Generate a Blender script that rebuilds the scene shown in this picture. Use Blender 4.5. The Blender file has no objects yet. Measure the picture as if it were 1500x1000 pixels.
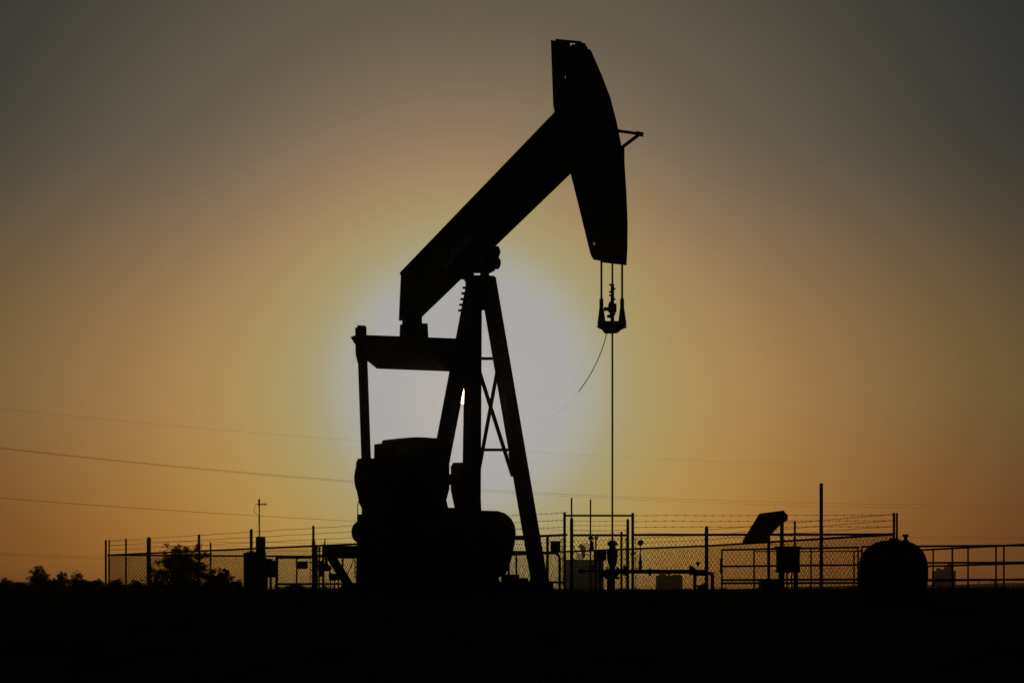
import bpy, bmesh, math, random
from mathutils import Vector, Matrix
from mathutils.geometry import tessellate_polygon

random.seed(7)
scene = bpy.context.scene
col = scene.collection
R = math.radians

# ------------------------------------------------------------ camera
F = 70.0 / 36.0 * 1500.0        # focal length in photograph pixels
HOR = 863.0                     # horizon row in the photograph
ZC = 0.10                       # eye height above the pad
cam_d = bpy.data.cameras.new('camera')
cam_d.lens = 70.0
cam_d.sensor_width = 36.0
cam_d.shift_y = (HOR - 500.0) / 1500.0
cam_d.clip_start = 0.1
cam_d.clip_end = 20000
cam = bpy.data.objects.new('camera', cam_d)
col.objects.link(cam)
cam.location = (0, 0, ZC)
cam.rotation_euler = (R(90), 0, 0)
scene.camera = cam

# ------------------------------------------------------------ sky and sun
def s2l(c):
    return tuple(((v / 255.0) / 12.92 if v / 255.0 <= 0.04045 else ((v / 255.0 + 0.055) / 1.055) ** 2.4) for v in c)

def ray(px, py):
    return Vector(((px - 750.0) / F, 1.0, (HOR - py) / F)).normalized()

SUN = ray(680, 578)
GLOW = ray(684, 563)
sun_el = math.asin(SUN.z)
sun_az = math.atan2(SUN.x, SUN.y)

world = bpy.data.worlds.new('World')
scene.world = world
world.use_nodes = True
nt = world.node_tree
for n in list(nt.nodes):
    nt.nodes.remove(n)
N = nt.nodes.new
lk = nt.links.new

def wmath(op, a, b=None, clamp=False):
    m = N('ShaderNodeMath'); m.operation = op; m.use_clamp = clamp
    for i, v in enumerate((a, b)):
        if v is None: continue
        if isinstance(v, (int, float)): m.inputs[i].default_value = v
        else: lk(v, m.inputs[i])
    return m.outputs[0]

tc = N('ShaderNodeTexCoord')
nrm = N('ShaderNodeVectorMath'); nrm.operation = 'NORMALIZE'
lk(tc.outputs['Generated'], nrm.inputs[0])
D = nrm.outputs[0]

def angle_to(v):
    d = N('ShaderNodeVectorMath'); d.operation = 'DOT_PRODUCT'
    lk(D, d.inputs[0]); d.inputs[1].default_value = tuple(v)
    return wmath('MULTIPLY', wmath('ARCCOSINE', wmath('MINIMUM', d.outputs['Value'], 1.0)), 180 / math.pi)

ang = angle_to(GLOW)
sep = N('ShaderNodeSeparateXYZ'); lk(D, sep.inputs[0])
elev = wmath('MULTIPLY', wmath('ARCSINE', sep.outputs['Z']), 180 / math.pi)

def ramp(stops, fac_angle, span):
    r = N('ShaderNodeValToRGB')
    cr = r.color_ramp
    cr.interpolation = 'B_SPLINE'
    while len(cr.elements) > 1: cr.elements.remove(cr.elements[0])
    first = True
    for a, c in stops:
        e = cr.elements[0] if first else cr.elements.new(min(a / span, 1.0))
        e.position = min(a / span, 1.0)
        e.color = s2l(c) + (1.0,)
        first = False
    lk(wmath('DIVIDE', fac_angle, span), r.inputs[0])
    return r.outputs[0]

# colour of the sky by angle from the sun, low band, middle and high
LOW = [(0, (165.0, 165.0, 165.5)), (2.6, (165.0, 165.0, 165.5)), (3.0, (165.0, 165.0, 165.5)), (3.5, (163.5, 164.5, 152.0)), (4.1, (163.6, 157.1, 119.4)), (4.8, (166.4, 153.0, 101.9)), (5.6, (172.2, 148.9, 84.0)), (6.5, (177.3, 142.3, 70.5)), (7.5, (177.4, 132.1, 60.9)), (8.7, (173.0, 120.9, 53.2)), (10, (163.2, 109.3, 47.1)), (11.6, (147.2, 95.4, 41.6)), (13.5, (128.8, 80.3, 34.9)), (15.5, (110.6, 68.1, 31.2)), (18, (93.2, 60.1, 32.3)), (21, (82.4, 56.1, 33.3)), (28, (70.2, 50.0, 31.9)), (45, (37.8, 31.0, 25.0)), (90, (18.0, 18.0, 18.5)), (180, (13.0, 13.0, 14.0))]
MID = [(0, (165.0, 165.0, 165.5)), (2.6, (165.0, 165.0, 165.5)), (3.0, (165.0, 165.0, 165.5)), (3.5, (163.5, 164.5, 152.0)), (4.1, (163.9, 155.8, 117.0)), (4.8, (164.8, 152.0, 104.0)), (5.6, (167.6, 147.0, 94.7)), (6.5, (168.9, 141.3, 88.6)), (7.5, (166.1, 134.3, 83.2)), (8.7, (159.3, 125.5, 77.2)), (10, (149.5, 116.7, 71.3)), (11.6, (135.0, 106.4, 64.3)), (13.5, (118.6, 94.8, 56.1)), (15.5, (103.4, 83.7, 50.1)), (18, (85.8, 70.4, 47.7)), (21, (74.1, 61.4, 46.1)), (28, (62.3, 52.2, 42.0)), (45, (35.7, 31.8, 28.0)), (90, (18.0, 18.0, 18.5)), (180, (13.0, 13.0, 14.0))]
HIGH = [(0, (165.0, 165.0, 165.5)), (2.6, (165.0, 165.0, 165.5)), (3.0, (165.0, 165.0, 165.5)), (3.5, (163.5, 164.5, 152.0)), (4.1, (165.2, 153.5, 114.6)), (4.8, (163.8, 146.3, 102.1)), (5.6, (156.9, 133.0, 97.0)), (6.5, (146.3, 121.8, 93.8)), (7.5, (132.6, 113.4, 89.4)), (8.7, (114.7, 101.6, 82.8)), (10, (102.5, 92.1, 76.6)), (11.6, (91.4, 83.5, 70.5)), (13.5, (76.3, 71.8, 62.5)), (15.5, (60.0, 59.6, 53.7)), (18, (46.5, 47.8, 47.9)), (21, (44.0, 44.2, 44.9)), (28, (41.8, 40.9, 41.0)), (45, (32.1, 31.0, 31.0)), (90, (18.0, 18.0, 18.5)), (180, (13.0, 13.0, 14.0))]
lo, mi, hi = ramp(LOW, ang, 180.0), ramp(MID, ang, 180.0), ramp(HIGH, ang, 180.0)

def smooth(v, a, b):
    m = N('ShaderNodeMapRange'); m.interpolation_type = 'SMOOTHSTEP'
    lk(v, m.inputs['Value']); m.inputs['From Min'].default_value = a; m.inputs['From Max'].default_value = b
    return m.outputs[0]

def mixc(f, a, b, mode='MIX'):
    m = N('ShaderNodeMix'); m.data_type = 'RGBA'; m.blend_type = mode
    if isinstance(f, (int, float)): m.inputs[0].default_value = f
    else: lk(f, m.inputs[0])
    for i, v in ((6, a), (7, b)):
        if isinstance(v, tuple): m.inputs[i].default_value = v
        else: lk(v, m.inputs[i])
    return m.outputs[2]

c1 = mixc(smooth(elev, 0.5, 6.0), lo, mi)
c2 = mixc(smooth(elev, 5.0, 13.5), c1, hi)
# thin uneven high veil in the air
nz = N('ShaderNodeTexNoise'); nz.inputs['Scale'].default_value = 5.0; nz.inputs['Detail'].default_value = 3.0
mp = N('ShaderNodeMapping'); mp.inputs['Scale'].default_value = (1.0, 1.0, 4.0)
lk(D, mp.inputs[0]); lk(mp.outputs[0], nz.inputs['Vector'])
veil = N('ShaderNodeMapRange'); lk(nz.outputs[0], veil.inputs[0])
veil.inputs['To Min'].default_value = 0.975; veil.inputs['To Max'].default_value = 1.025
cmb = N('ShaderNodeCombineXYZ')
for i in range(3): lk(veil.outputs[0], cmb.inputs[i])
c2 = mixc(smooth(ang, 3.0, 7.0), c2, mixc(1.0, c2, cmb.outputs[0], 'MULTIPLY'))
# the sun's own disc, a quarter degree in radius
SUN_R = 0.255
disc = wmath('LESS_THAN', angle_to(SUN), SUN_R)
c3 = mixc(disc, c2, (20.0, 14.0, 7.0, 1.0))
bg1 = N('ShaderNodeBackground'); lk(c3, bg1.inputs[0]); bg1.inputs[1].default_value = 1.0
sky = N('ShaderNodeTexSky'); sky.sky_type = 'NISHITA'; sky.sun_disc = False
sky.sun_elevation = sun_el; sky.sun_rotation = sun_az
sky.dust_density = 4.0
bg2 = N('ShaderNodeBackground'); lk(sky.outputs[0], bg2.inputs[0]); bg2.inputs[1].default_value = 0.0003
add = N('ShaderNodeAddShader'); lk(bg1.outputs[0], add.inputs[0]); lk(bg2.outputs[0], add.inputs[1])
out = N('ShaderNodeOutputWorld'); lk(add.outputs[0], out.inputs[0])

sun_d = bpy.data.lights.new('sun', 'SUN')
sun_d.energy = 0.011
sun_d.angle = R(0.53)
sun_d.color = (1.0, 0.62, 0.30)
sun = bpy.data.objects.new('sun', sun_d)
col.objects.link(sun)
sun.rotation_euler = (-SUN).to_track_quat('-Z', 'Y').to_euler()
sun.location = (0, 0, 30)

scene.view_settings.view_transform = 'Standard'
scene.view_settings.look = 'None'
scene.view_settings.exposure = 0.0
scene.view_settings.gamma = 1.0
scene.view_settings.use_curve_mapping = False
scene.cycles.use_denoising = True
scene.cycles.max_bounces = 4
scene.cycles.volume_bounces = 0

# ------------------------------------------------------------ materials
def material(name, base, rough=0.85, metal=0.0, var=0.35, scale=6.0, tint=None, bump=0.15, spec=0.15):
    m = bpy.data.materials.new(name); m.use_nodes = True
    t = m.node_tree; b = t.nodes['Principled BSDF']
    b.inputs['Roughness'].default_value = rough; b.inputs['Metallic'].default_value = metal
    b.inputs['Specular IOR Level'].default_value = spec
    co = t.nodes.new('ShaderNodeTexCoord')
    n = t.nodes.new('ShaderNodeTexNoise'); n.inputs['Scale'].default_value = scale; n.inputs['Detail'].default_value = 6
    t.links.new(co.outputs['Object'], n.inputs['Vector'])
    r = t.nodes.new('ShaderNodeValToRGB')
    tint = tint or base
    r.color_ramp.elements[0].position = 0.3; r.color_ramp.elements[1].position = 0.7
    r.color_ramp.elements[0].color = tuple(v * (1 - var) for v in base) + (1,)
    r.color_ramp.elements[1].color = tuple(v * (1 + var) for v in tint) + (1,)
    t.links.new(n.outputs[0], r.inputs[0]); t.links.new(r.outputs[0], b.inputs['Base Color'])
    bp = t.nodes.new('ShaderNodeBump'); bp.inputs['Strength'].default_value = bump; bp.inputs['Distance'].default_value = 0.02
    t.links.new(n.outputs[0], bp.inputs['Height']); t.links.new(bp.outputs[0], b.inputs['Normal'])
    return m

M = {
 'steel': material('dark_painted_steel', (0.040, 0.036, 0.032), 0.7, tint=(0.055, 0.040, 0.030)),
 'cast': material('cast_iron', (0.035, 0.032, 0.030), 0.9),
 'letters': material('worn_white_lettering', (0.60, 0.60, 0.62), 0.9, var=0.6, scale=12),
 'cable': material('wire_rope', (0.05, 0.045, 0.04), 0.8),
 'galv': material('weathered_galvanised_pipe', (0.10, 0.095, 0.09), 0.8, scale=9),
 'mesh': material('rusted_fence_wire', (0.09, 0.07, 0.055), 0.85),
 'rust': material('rusty_pipe', (0.07, 0.045, 0.03), 0.9, tint=(0.09, 0.05, 0.03)),
 'box': material('grey_enamel_box', (0.07, 0.07, 0.07), 0.8),
 'panel': material('solar_glass', (0.02, 0.022, 0.03), 0.5, spec=0.3),
 'wood': material('creosoted_timber', (0.05, 0.038, 0.028), 0.95),
 'tank': material('dull_tank_paint', (0.045, 0.045, 0.043), 0.9),
 'concrete': material('concrete', (0.20, 0.19, 0.17), 0.95),
 'wall': material('pale_corrugated_wall', (0.20, 0.19, 0.17), 0.9, scale=0.6),
 'leaf': material('scrub_leaf', (0.05, 0.055, 0.025), 0.9, scale=3),
 'bark': material('scrub_bark', (0.05, 0.04, 0.03), 0.95),
 'grass': material('dry_grass', (0.10, 0.085, 0.045), 0.95, scale=2),
 'rope': material('tan_signal_cable', (0.45, 0.24, 0.08), 0.8),
 'insulator': material('porcelain', (0.12, 0.07, 0.05), 0.6),
}

# ------------------------------------------------------------ helpers
WM = {}
def W(px, py, d):
    """World point seen at photograph pixel (px, py) at distance d along the view."""
    return Vector(((px - 750.0) * d / F, d, ZC + (HOR - py) * d / F))

def G(px, d, z=0.0):
    return Vector(((px - 750.0) * d / F, d, z))

def squircle(t, n=2.6):
    c, s_ = math.cos(t), math.sin(t)
    return 1.0 / (abs(c) ** n + abs(s_) ** n) ** (1.0 / n)

class MB:
    def __init__(self): self.v = []; self.f = []
    def add(self, vs, fs):
        o = len(self.v); self.v += [Vector(x) for x in vs]; self.f += [tuple(i + o for i in f) for f in fs]; return self
    def box(self, c, size, rz=0.0):
        c = Vector(c); sx, sy, sz = (s / 2 for s in size); m = Matrix.Rotation(rz, 3, 'Z')
        vs = [c + m @ Vector((x * sx, y * sy, z * sz)) for x, y, z in
              ((-1,-1,-1),(1,-1,-1),(1,1,-1),(-1,1,-1),(-1,-1,1),(1,-1,1),(1,1,1),(-1,1,1))]
        return self.add(vs, [(0,3,2,1),(4,5,6,7),(0,1,5,4),(1,2,6,5),(2,3,7,6),(3,0,4,7)])
    def bar(self, p, q, w, h=None, side=None):
        """Rectangular bar from p to q: w across `side`, h across the other way."""
        p, q = Vector(p), Vector(q); h = h or w
        d = (q - p).normalized(); s = Vector(side) if side is not None else Vector((0, 0, 1)).cross(d)
        if s.length < 1e-4: s = Vector((1, 0, 0))
        s = (s - d * s.dot(d)).normalized(); t = d.cross(s)
        vs = [a + s * (w / 2 * x) + t * (h / 2 * y) for a in (p, q) for x, y in ((-1,-1),(1,-1),(1,1),(-1,1))]
        return self.add(vs, [(0,3,2,1),(4,5,6,7),(0,1,5,4),(1,2,6,5),(2,3,7,6),(3,0,4,7)])
    def tube(self, pts, r, n=8, r2=None):
        pts = [Vector(p) for p in pts]; L = len(pts); vs = []; fs = []
        d0 = (pts[1] - pts[0]).normalized()
        s = d0.orthogonal().normalized()
        for i, p in enumerate(pts):
            d = (pts[min(i + 1, L - 1)] - pts[max(i - 1, 0)]).normalized()
            s = (s - d * s.dot(d)).normalized(); t = d.cross(s)
            rr = r if r2 is None else r + (r2 - r) * i / (L - 1)
            vs += [p + (s * math.cos(2 * math.pi * k / n) + t * math.sin(2 * math.pi * k / n)) * rr for k in range(n)]
        for i in range(L - 1):
            for k in range(n):
                a = i * n + k; b = i * n + (k + 1) % n
                fs.append((a, b, b + n, a + n))
        fs += [tuple(range(n - 1, -1, -1)), tuple(range((L - 1) * n, L * n))]
        return self.add(vs, fs)
    def lathe(self, base, axis, prof, n=20, oval=False):
        """prof: list of (distance along axis, radius)."""
        base, axis = Vector(base), Vector(axis).normalized(); s = axis.orthogonal().normalized(); t = axis.cross(s); vs = []; fs = []
        if oval: s = axis.cross(Vector((0, 0, 1))).normalized(); t = Vector((0, 0, 1))
        for a, r in prof:
            vs += [base + axis * a + (s * math.cos(2 * math.pi * k / n) + t * math.sin(2 * math.pi * k / n)) * max(r, 1e-4) * (squircle(2 * math.pi * k / n) if oval else 1) for k in range(n)]
        L = len(prof)
        for i in range(L - 1):
            for k in range(n):
                a = i * n + k; b = i * n + (k + 1) % n
                fs.append((a, b, b + n, a + n))
        fs += [tuple(range(n - 1, -1, -1)), tuple(range((L - 1) * n, L * n))]
        return self.add(vs, fs)
    def plate(self, pts, th, holes=()):
        """Flat outline (world points) given thickness vector th, centred on the outline."""
        th = Vector(th); loops = [[Vector(p) for p in pts]] + [[Vector(p) for p in h] for h in holes]
        flat = [p for l in loops for p in l]; n = len(flat)
        tris = tessellate_polygon(loops)
        fs = [tuple(t) for t in tris] + [tuple(i + n for i in reversed(t)) for t in tris]
        o = 0
        for l in loops:
            for i in range(len(l)):
                a, b = o + i, o + (i + 1) % len(l)
                fs.append((a, b, b + n, a + n))
            o += len(l)
        return self.add([p - th / 2 for p in flat] + [p + th / 2 for p in flat], fs)
    def build(self, name, mat, parent=None, kind=None, smooth=False, label=None):
        c = Vector((0, 0, 0))
        lo_ = Vector((min(v.x for v in self.v), min(v.y for v in self.v), min(v.z for v in self.v)))
        hi_ = Vector((max(v.x for v in self.v), max(v.y for v in self.v), max(v.z for v in self.v)))
        c = (lo_ + hi_) / 2
        if parent is None: c.z = lo_.z
        me = bpy.data.meshes.new(name)
        me.from_pydata([v - c for v in self.v], [], self.f)
        bm = bmesh.new(); bm.from_mesh(me); bmesh.ops.recalc_face_normals(bm, faces=bm.faces); bm.to_mesh(me); bm.free()
        me.materials.append(M[mat] if isinstance(mat, str) else mat)
        if smooth:
            me.shade_smooth()
            me.set_sharp_from_angle(angle=R(40))
        o = bpy.data.objects.new(name, me); col.objects.link(o)
        WM[o.name] = c
        if parent is not None:
            o.parent = parent; o.location = c - WM[parent.name]
        else: o.location = c
        if kind: o['kind'] = kind
        if label: o['label'] = label
        return o

def thing(name, loc, label, cat, group=None):
    o = bpy.data.objects.new(name, None); col.objects.link(o); o.empty_display_size = 0.3
    o.location = loc; WM[o.name] = Vector(loc)
    return tag(o, label, cat, group)
def tag(o, label, cat, group=None):
    o['label'] = label; o['category'] = cat
    if group: o['group'] = group
    return o
def arc(c, r, a0, a1, n, ux, uz):
    return [Vector(c) + Vector(ux) * (r * math.cos(R(a0 + (a1 - a0) * i / n))) + Vector(uz) * (r * math.sin(R(a0 + (a1 - a0) * i / n))) for i in range(n + 1)]

X, Y, Z = Vector((1, 0, 0)), Vector((0, 1, 0)), Vector((0, 0, 1))

# ------------------------------------------------------------ ground and far land
def ground_z(x, y):
    t = min(max((y - 20.0) / 14.0, 0.0), 1.0); t = t * t * (3 - 2 * t)
    z = -1.1 * (1 - t)
    near = max(0.0, 1 - y / 120.0)
    z += near * 0.05 * (math.sin(x * 0.9 + y * 0.31) * math.sin(y * 0.7 - x * 0.23)) * (1 if y < 33 else 0.3)
    return z - 0.02 if y > 30 else z
ys = [-60, -20, 0, 4, 8] + [10 + i * 0.8 for i in range(60)] + [60, 64, 70, 80, 95, 120, 150, 200, 300, 450, 700, 1200, 2000, 3500, 6000]
xs = [-5000, -2500, -1200, -600, -300, -150, -80, -50] + [-36 + i * 1.2 for i in range(61)] + [50, 80, 150, 300, 600, 1200, 2500, 5000]
vs = [(x, y, ground_z(x, y)) for y in ys for x in xs]; nx = len(xs)
fs = [(j * nx + i, j * nx + i + 1, (j + 1) * nx + i + 1, (j + 1) * nx + i) for j in range(len(ys) - 1) for i in range(nx - 1)]
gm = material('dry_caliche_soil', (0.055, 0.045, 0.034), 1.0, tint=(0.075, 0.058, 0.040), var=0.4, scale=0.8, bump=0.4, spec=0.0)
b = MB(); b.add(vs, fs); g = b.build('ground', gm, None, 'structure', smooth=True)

b = MB()
for (x0, x1, h, d) in ((-760, -300, 10, 1900), (200, 900, 6.5, 1900)):
    pts = []; n = 40
    for i in range(n + 1):
        x = x0 + (x1 - x0) * i / n
        e = min(1, i / 8, (n - i) / 8)
        pts.append((x, h * e * (0.8 + 0.2 * math.sin(i * 0.7) * math.sin(i * 0.23 + 1))))
    vv = []
    for x, z in pts: vv += [(x, d - 70, -1), (x, d, z), (x, d + 120, -1)]
    ff = []
    for i in range(n): ff += [(3*i, 3*i+3, 3*i+4, 3*i+1), (3*i+1, 3*i+4, 3*i+5, 3*i+2), (3*i+2, 3*i+5, 3*i+3, 3*i)]
    b.add(vv, ff)
b.build('hills', gm, None, 'structure', smooth=True)

# ------------------------------------------------------------ pumpjack
TH = R(55.0)
U = Vector((math.cos(TH), -math.sin(TH), 0))       # from tail to horsehead
NV = Vector((math.sin(TH), math.cos(TH), 0))       # across, away from the camera
Q = G(703, 44.0)
def P(px, py, off=0.0):
    a = (px - 750) / F
    y = (off + NV.dot(Q)) / (a * NV.x + NV.y)
    return Vector((a * y, y, ZC + (HOR - py) * y / F))
def E(px, py, s):
    a = (px - 750) / F
    y = (s + U.dot(Q)) / (a * U.x + U.y)
    return Vector((a * y, y, ZC + (HOR - py) * y / F))
def S(p): return (p - Q).dot(U)
def PT(s, off, z): return Q + U * s + NV * off + Z * z

pj = thing('pumpjack', Q.copy(), 'huge dark oil pumpjack standing in front of the sun with its horsehead raised high', 'pumpjack')

# walking beam (rolled section: web, flanges, stiffeners)
WBW = 0.32
top = (P(596, 400), P(838, 150)); bot = (P(609, 463), P(845, 235))
web = [P(596, 400), P(600, 404), P(838, 152), P(843, 237), P(609, 463), P(601, 469.5), P(593, 469.5)]
web = [P(596, 400), P(838, 152), P(843, 237), P(609, 463), P(593, 469.5)]
beam = MB().plate(web, NV * 0.05).build('walking_beam', 'steel', pj)
MB().bar(P(594.5, 402), P(832, 157.5), WBW, 0.07, NV).build('flange', 'steel', beam)
MB().bar(P(606, 464.5), P(840, 238), WBW, 0.07, NV).build('flange', 'steel', beam)
MB().bar(P(596.5, 402), P(593.5, 470), WBW, 0.05, NV).build('tail_plate', 'steel', beam)
for k in (0.10, 0.49, 0.64, 0.82):
    a = web[0].lerp(P(836, 154), k); c = P(609, 463).lerp(P(838, 241), k + 0.02 if k < 0.9 else k)
    MB().bar(a, c, WBW * 0.9, 0.03, NV).build('stiffener', 'steel', beam)
# maker's name, almost worn away, on the near side of the web
cu = bpy.data.curves.new('beam_lettering', 'FONT'); cu.body = 'LUFKIN'; cu.size = 0.34; cu.align_x = 'CENTER'; cu.align_y = 'CENTER'; cu.extrude = 0.004
cu.space_character = 1.05
to = bpy.data.objects.new('tmp_text', cu); col.objects.link(to)
dg = bpy.context.evaluated_depsgraph_get(); dg.update()
me = bpy.data.meshes.new_from_object(to.evaluated_get(dg)); bpy.data.objects.remove(to)
me.name = 'beam_lettering'; me.materials.clear(); me.materials.append(M['letters'])
bd = (P(838, 152) - P(596, 400)).normalized(); bu = (-NV).cross(bd)
mm = Matrix((bd, bu, -NV)).transposed()
me.transform(mm.to_4x4())
lo_ = bpy.data.objects.new('lettering', me); col.objects.link(lo_); lo_.parent = beam
lo_.location = P(669, 368, -0.031) - WM[beam.name]; WM[lo_.name] = P(669, 368, -0.031)

# horsehead: two side plates, a curved face, a cap
HW = 0.27
face_px = [(847, 70), (855, 88), (864, 109), (876, 141), (885, 176), (893, 216), (896.5, 236), (899.5, 284), (901, 324), (900.8, 360), (899.5, 384.5)]
outl = [(823, 62), (836, 64), (842, 66)] + face_px + [(886, 382.5), (882, 376), (880, 369), (851, 252), (846, 236), (829, 170), (826.5, 157)]
hz = lambda c, rx, ry, off: [P(c[0] + rx * math.cos(R(t)), c[1] + ry * math.sin(R(t)), off) for t in range(0, 360, 45)]
head = MB()
SH = 15.2
near_pl = [P(x - SH, y - 1.2, -HW) for x, y in outl]
far_pl = [P(x + SH, y + 1.2, HW) for x, y in outl]
def head_plate(off, sgn, holes):
    pts = [PT(S(P(x, y)), off, P(x, y).z) for x, y in outl]
    return MB().plate(pts, NV * 0.03, holes)
hn = head_plate(-HW, -1, [hz((828, 113), 1.3, 3.4, -HW), hz((870.5, 357), 1.4, 3.4, -HW)]).build('horsehead', 'steel', pj)
head_plate(HW, 1, [hz((830.5, 113), 3, 4.5, HW)] if False else []).build('side_plate', 'steel', hn)
b = MB()
fp = [P(x, y) for x, y in face_px]
for i in range(len(fp) - 1):
    b.bar(fp[i] - U * 0.02, fp[i + 1] - U * 0.02 + (fp[i + 1] - fp[i]).normalized() * 0.02, 2 * HW + 0.10, 0.045, NV)
b.build('face_plate', 'steel', hn)
b = MB(); b.bar(P(815, 59.2, 0.2), P(850, 62.4, 0.2), 0.05, 0.05); b.bar(P(848, 62.3, 0.2), P(859, 70.5, 0.2), 0.05, 0.05); b.bar(P(815, 59.5, 0.2), P(817, 66, 0.2), 0.05, 0.03); b.bar(P(828, 62.5, 0.2), P(828, 72, 0.2), 0.2, 0.04); b.bar(P(850, 63, 0.2), P(852, 76, 0.2), 0.25, 0.04); b.build('top_cap', 'steel', hn)
MB().bar(P(826, 69.5), P(850, 75), 2 * HW - 0.04, 0.08, NV).build('top_plate', 'steel', hn)
MB().bar(P(827, 124), P(829, 165), 2 * HW - 0.05, 0.04, NV).build('rear_plate', 'steel', hn)
MB().bar(P(852, 262), P(873.5, 342), 2 * HW - 0.05, 0.04, NV).build('rear_plate', 'steel', hn)
b = MB(); b.bar(P(903, 191.5, 0.2), P(938, 196.5, 0.2), 0.06, 0.06); b.bar(P(939, 195, 0.2), P(906, 220, 0.2), 0.05, 0.05)
b.bar(P(934, 195.8, 0.2), P(940, 197, 0.2), 0.09, 0.09)
b.build('wireline_bracket', 'steel', hn)
b = MB(); b.box(P(911, 226, 0.2), (0.1, 0.1, 0.25)); b.box(P(912, 240, 0.2), (0.08, 0.08, 0.1)); b.build('cable_clip', 'steel', hn)

# saddle bearing and post head
b = MB()
for off, dx in ((0, 0),):
    b.plate([P(688, 372), P(716, 361), P(724, 360), P(727, 368), P(721, 385), P(718, 396), P(711, 399.5), P(690, 399.5), P(686, 392)], NV * 0.24)
saddle = b.build('saddle_bearing', 'cast', pj)
MB().lathe(P(704, 383, -0.30), NV, [(0, 0.06), (0.03, 0.13), (0.45, 0.13), (0.48, 0.06)]).build('pivot_shaft', 'cast', saddle, smooth=True)
for px in (688, 710):
    MB().bar(P(px, 396), P(px, 408), 0.13, 0.16, NV).build('bolt_block', 'cast', saddle)
b = MB().plate([P(688, 403.5), P(719, 403.5), P(719, 413), P(686, 413)], NV * 0.22)
b.bar(P(679, 406), P(690, 408), 0.12, 0.10, NV)
post_head = b.build('post_head', 'steel', pj)
MB().plate([P(690, 411), P(716, 411), P(722, 440), P(716, 454), P(694, 454), P(684, 452)], NV * 0.16).build('gusset', 'steel', post_head)

# three legs of the samson post
def leg_off(y): return 0.12 + 0.80 * (y - 410) / 441.0
MB().bar(P(694, 410, -0.10), P(691, 853, -0.92), 0.27, 0.26, NV).build('leg', 'steel', pj)
lg = MB().bar(P(714.5, 410, 0.10), P(790.5, 853, 0.92), 0.27, 0.26, NV).build('leg', 'steel', pj)
MB().bar(P(697.0, 410, 0), P(612, 853, 0), 0.29, 0.27, NV).build('leg', 'steel', pj)
# crossed bracing between the two front legs
def LN(px, py, t):     # t 0 near leg .. 1 far leg
    o = leg_off(py); return P(px, py, -o + 2 * o * t)
for (a, c) in (((700, 537, 0), (751, 697, 1)), ((729, 540, 1), (700, 697, 0))):
    MB().bar(LN(*a), LN(*c), 0.062, 0.062).build('cross_brace', 'steel', pj)
for y, xa, xb in ((525, 698, 726), (658.5, 697, 748)):
    MB().bar(LN(xa, y, 0), LN(xb, y, 1), 0.06, 0.06).build('tie_bar', 'steel', pj)
MB().plate([LN(745, 664, 1), LN(757, 664, 1), LN(772, 740, 1), LN(763, 740, 1), LN(757, 712, 1)], NV * 0.03).build('gusset', 'steel', pj)
MB().plate([LN(696, 664, 0), LN(701, 672, 0), LN(702, 700, 0), LN(705, 760, 0), LN(696, 760, 0)], NV * 0.03).build('gusset', 'steel', pj)
# ladder pegs at the top of the rear leg
for k in range(5):
    y = 421 + k * 8.3
    x = 693.5 - (y - 410) * 0.192
    MB().bar(P(x, y), P(x - 12.6, y + 0.5), 0.05, 0.05).build('step_peg', 'steel', pj)
MB().box(P(715, 425, 0.3), (0.03, 0.03, 0.14)).build('bolt', 'steel', pj)
MB().bar(P(716, 406), P(725, 408), 0.06, 0.06).build('bolt', 'steel', pj)

# equaliser across the tail, pitman arms
st = S(P(607, 480))
MB().plate([E(593.5, 461, st), E(614, 461, st), E(614, 475, st), E(593.5, 475, st)], U * 0.26).build('tail_bearing', 'cast', pj)
MB().plate([E(591, 474.5, st), E(621.5, 474.5, st), E(622.5, 496, st), E(590, 496, st)], U * 0.30).build('bearing_base', 'cast', pj)
eq = MB().plate([E(533, 491.5, st), E(692, 497.5, st), E(692, 530, st), E(676, 543.5, st), E(557, 539, st), E(540, 525, st)], U * 0.30).build('equalizer', 'steel', pj)
MB().plate([E(516, 493, st), E(524, 490, st), E(528, 507, st), E(522, 503, st)], U * 0.16).build('end_plate', 'steel', eq)
for sgn, xs_, tp, bt in ((-1, 528.5, 483, 706), (1, 686, 492, 706)):
    x2 = 537.5 if sgn < 0 else 684
    b = MB().bar(E(xs_ + 1.5, tp + 8, st), E(x2, bt, st), 0.16, 0.16, U)
    pt = b.build('pitman_arm', 'steel', pj)
    b = MB().plate([E(xs_ - 5, tp - 4, st), E(xs_ + 5, tp - 4, st), E(xs_ + 6, tp + 38, st), E(xs_ + 3, tp + 48, st), E(xs_ - 1.5, tp + 48, st), E(xs_ - 4.5, tp + 34, st)], U * 0.2)
    b.box(E(xs_ - 2, tp - 4.5, st), (0.09, 0.09, 0.06)); b.box(E(xs_ + 4, tp - 4.5, st), (0.09, 0.09, 0.05))
    b.build('wrist_block', 'cast', pt)

# gear reducer on its pedestal
CR = 1.30
sg = S(P(606.5, 700))
gb = MB().plate([E(561, 649, sg), E(572, 647.5, sg), E(573, 643, sg), E(596, 641.5, sg), E(640, 643.5, sg), E(641, 678, sg), E(645, 682, sg), E(645, 717, sg), E(640.5, 733, sg), E(643, 743, sg), E(643, 752, sg), E(560, 752, sg)], U * 0.78).build('gear_reducer', 'cast', pj)
MB().plate([E(561, 650, sg), E(573, 650, sg), E(573, 700, sg), E(561, 700, sg)], U * 0.7).build('side_cover', 'cast', gb)
MB().lathe(PT(sg, 0.12, E(606, 643, sg).z - 0.02), Z, [(0, 0.3), (0.05, 0.3), (0.06, 0.2)]).build('inspection_cover', 'cast', gb, smooth=True)
MB().plate([E(546, 744, sg), E(690, 744, sg), E(722, 866, sg), E(534, 866, sg)], U * 0.8).build('pedestal', 'steel', pj)
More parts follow.
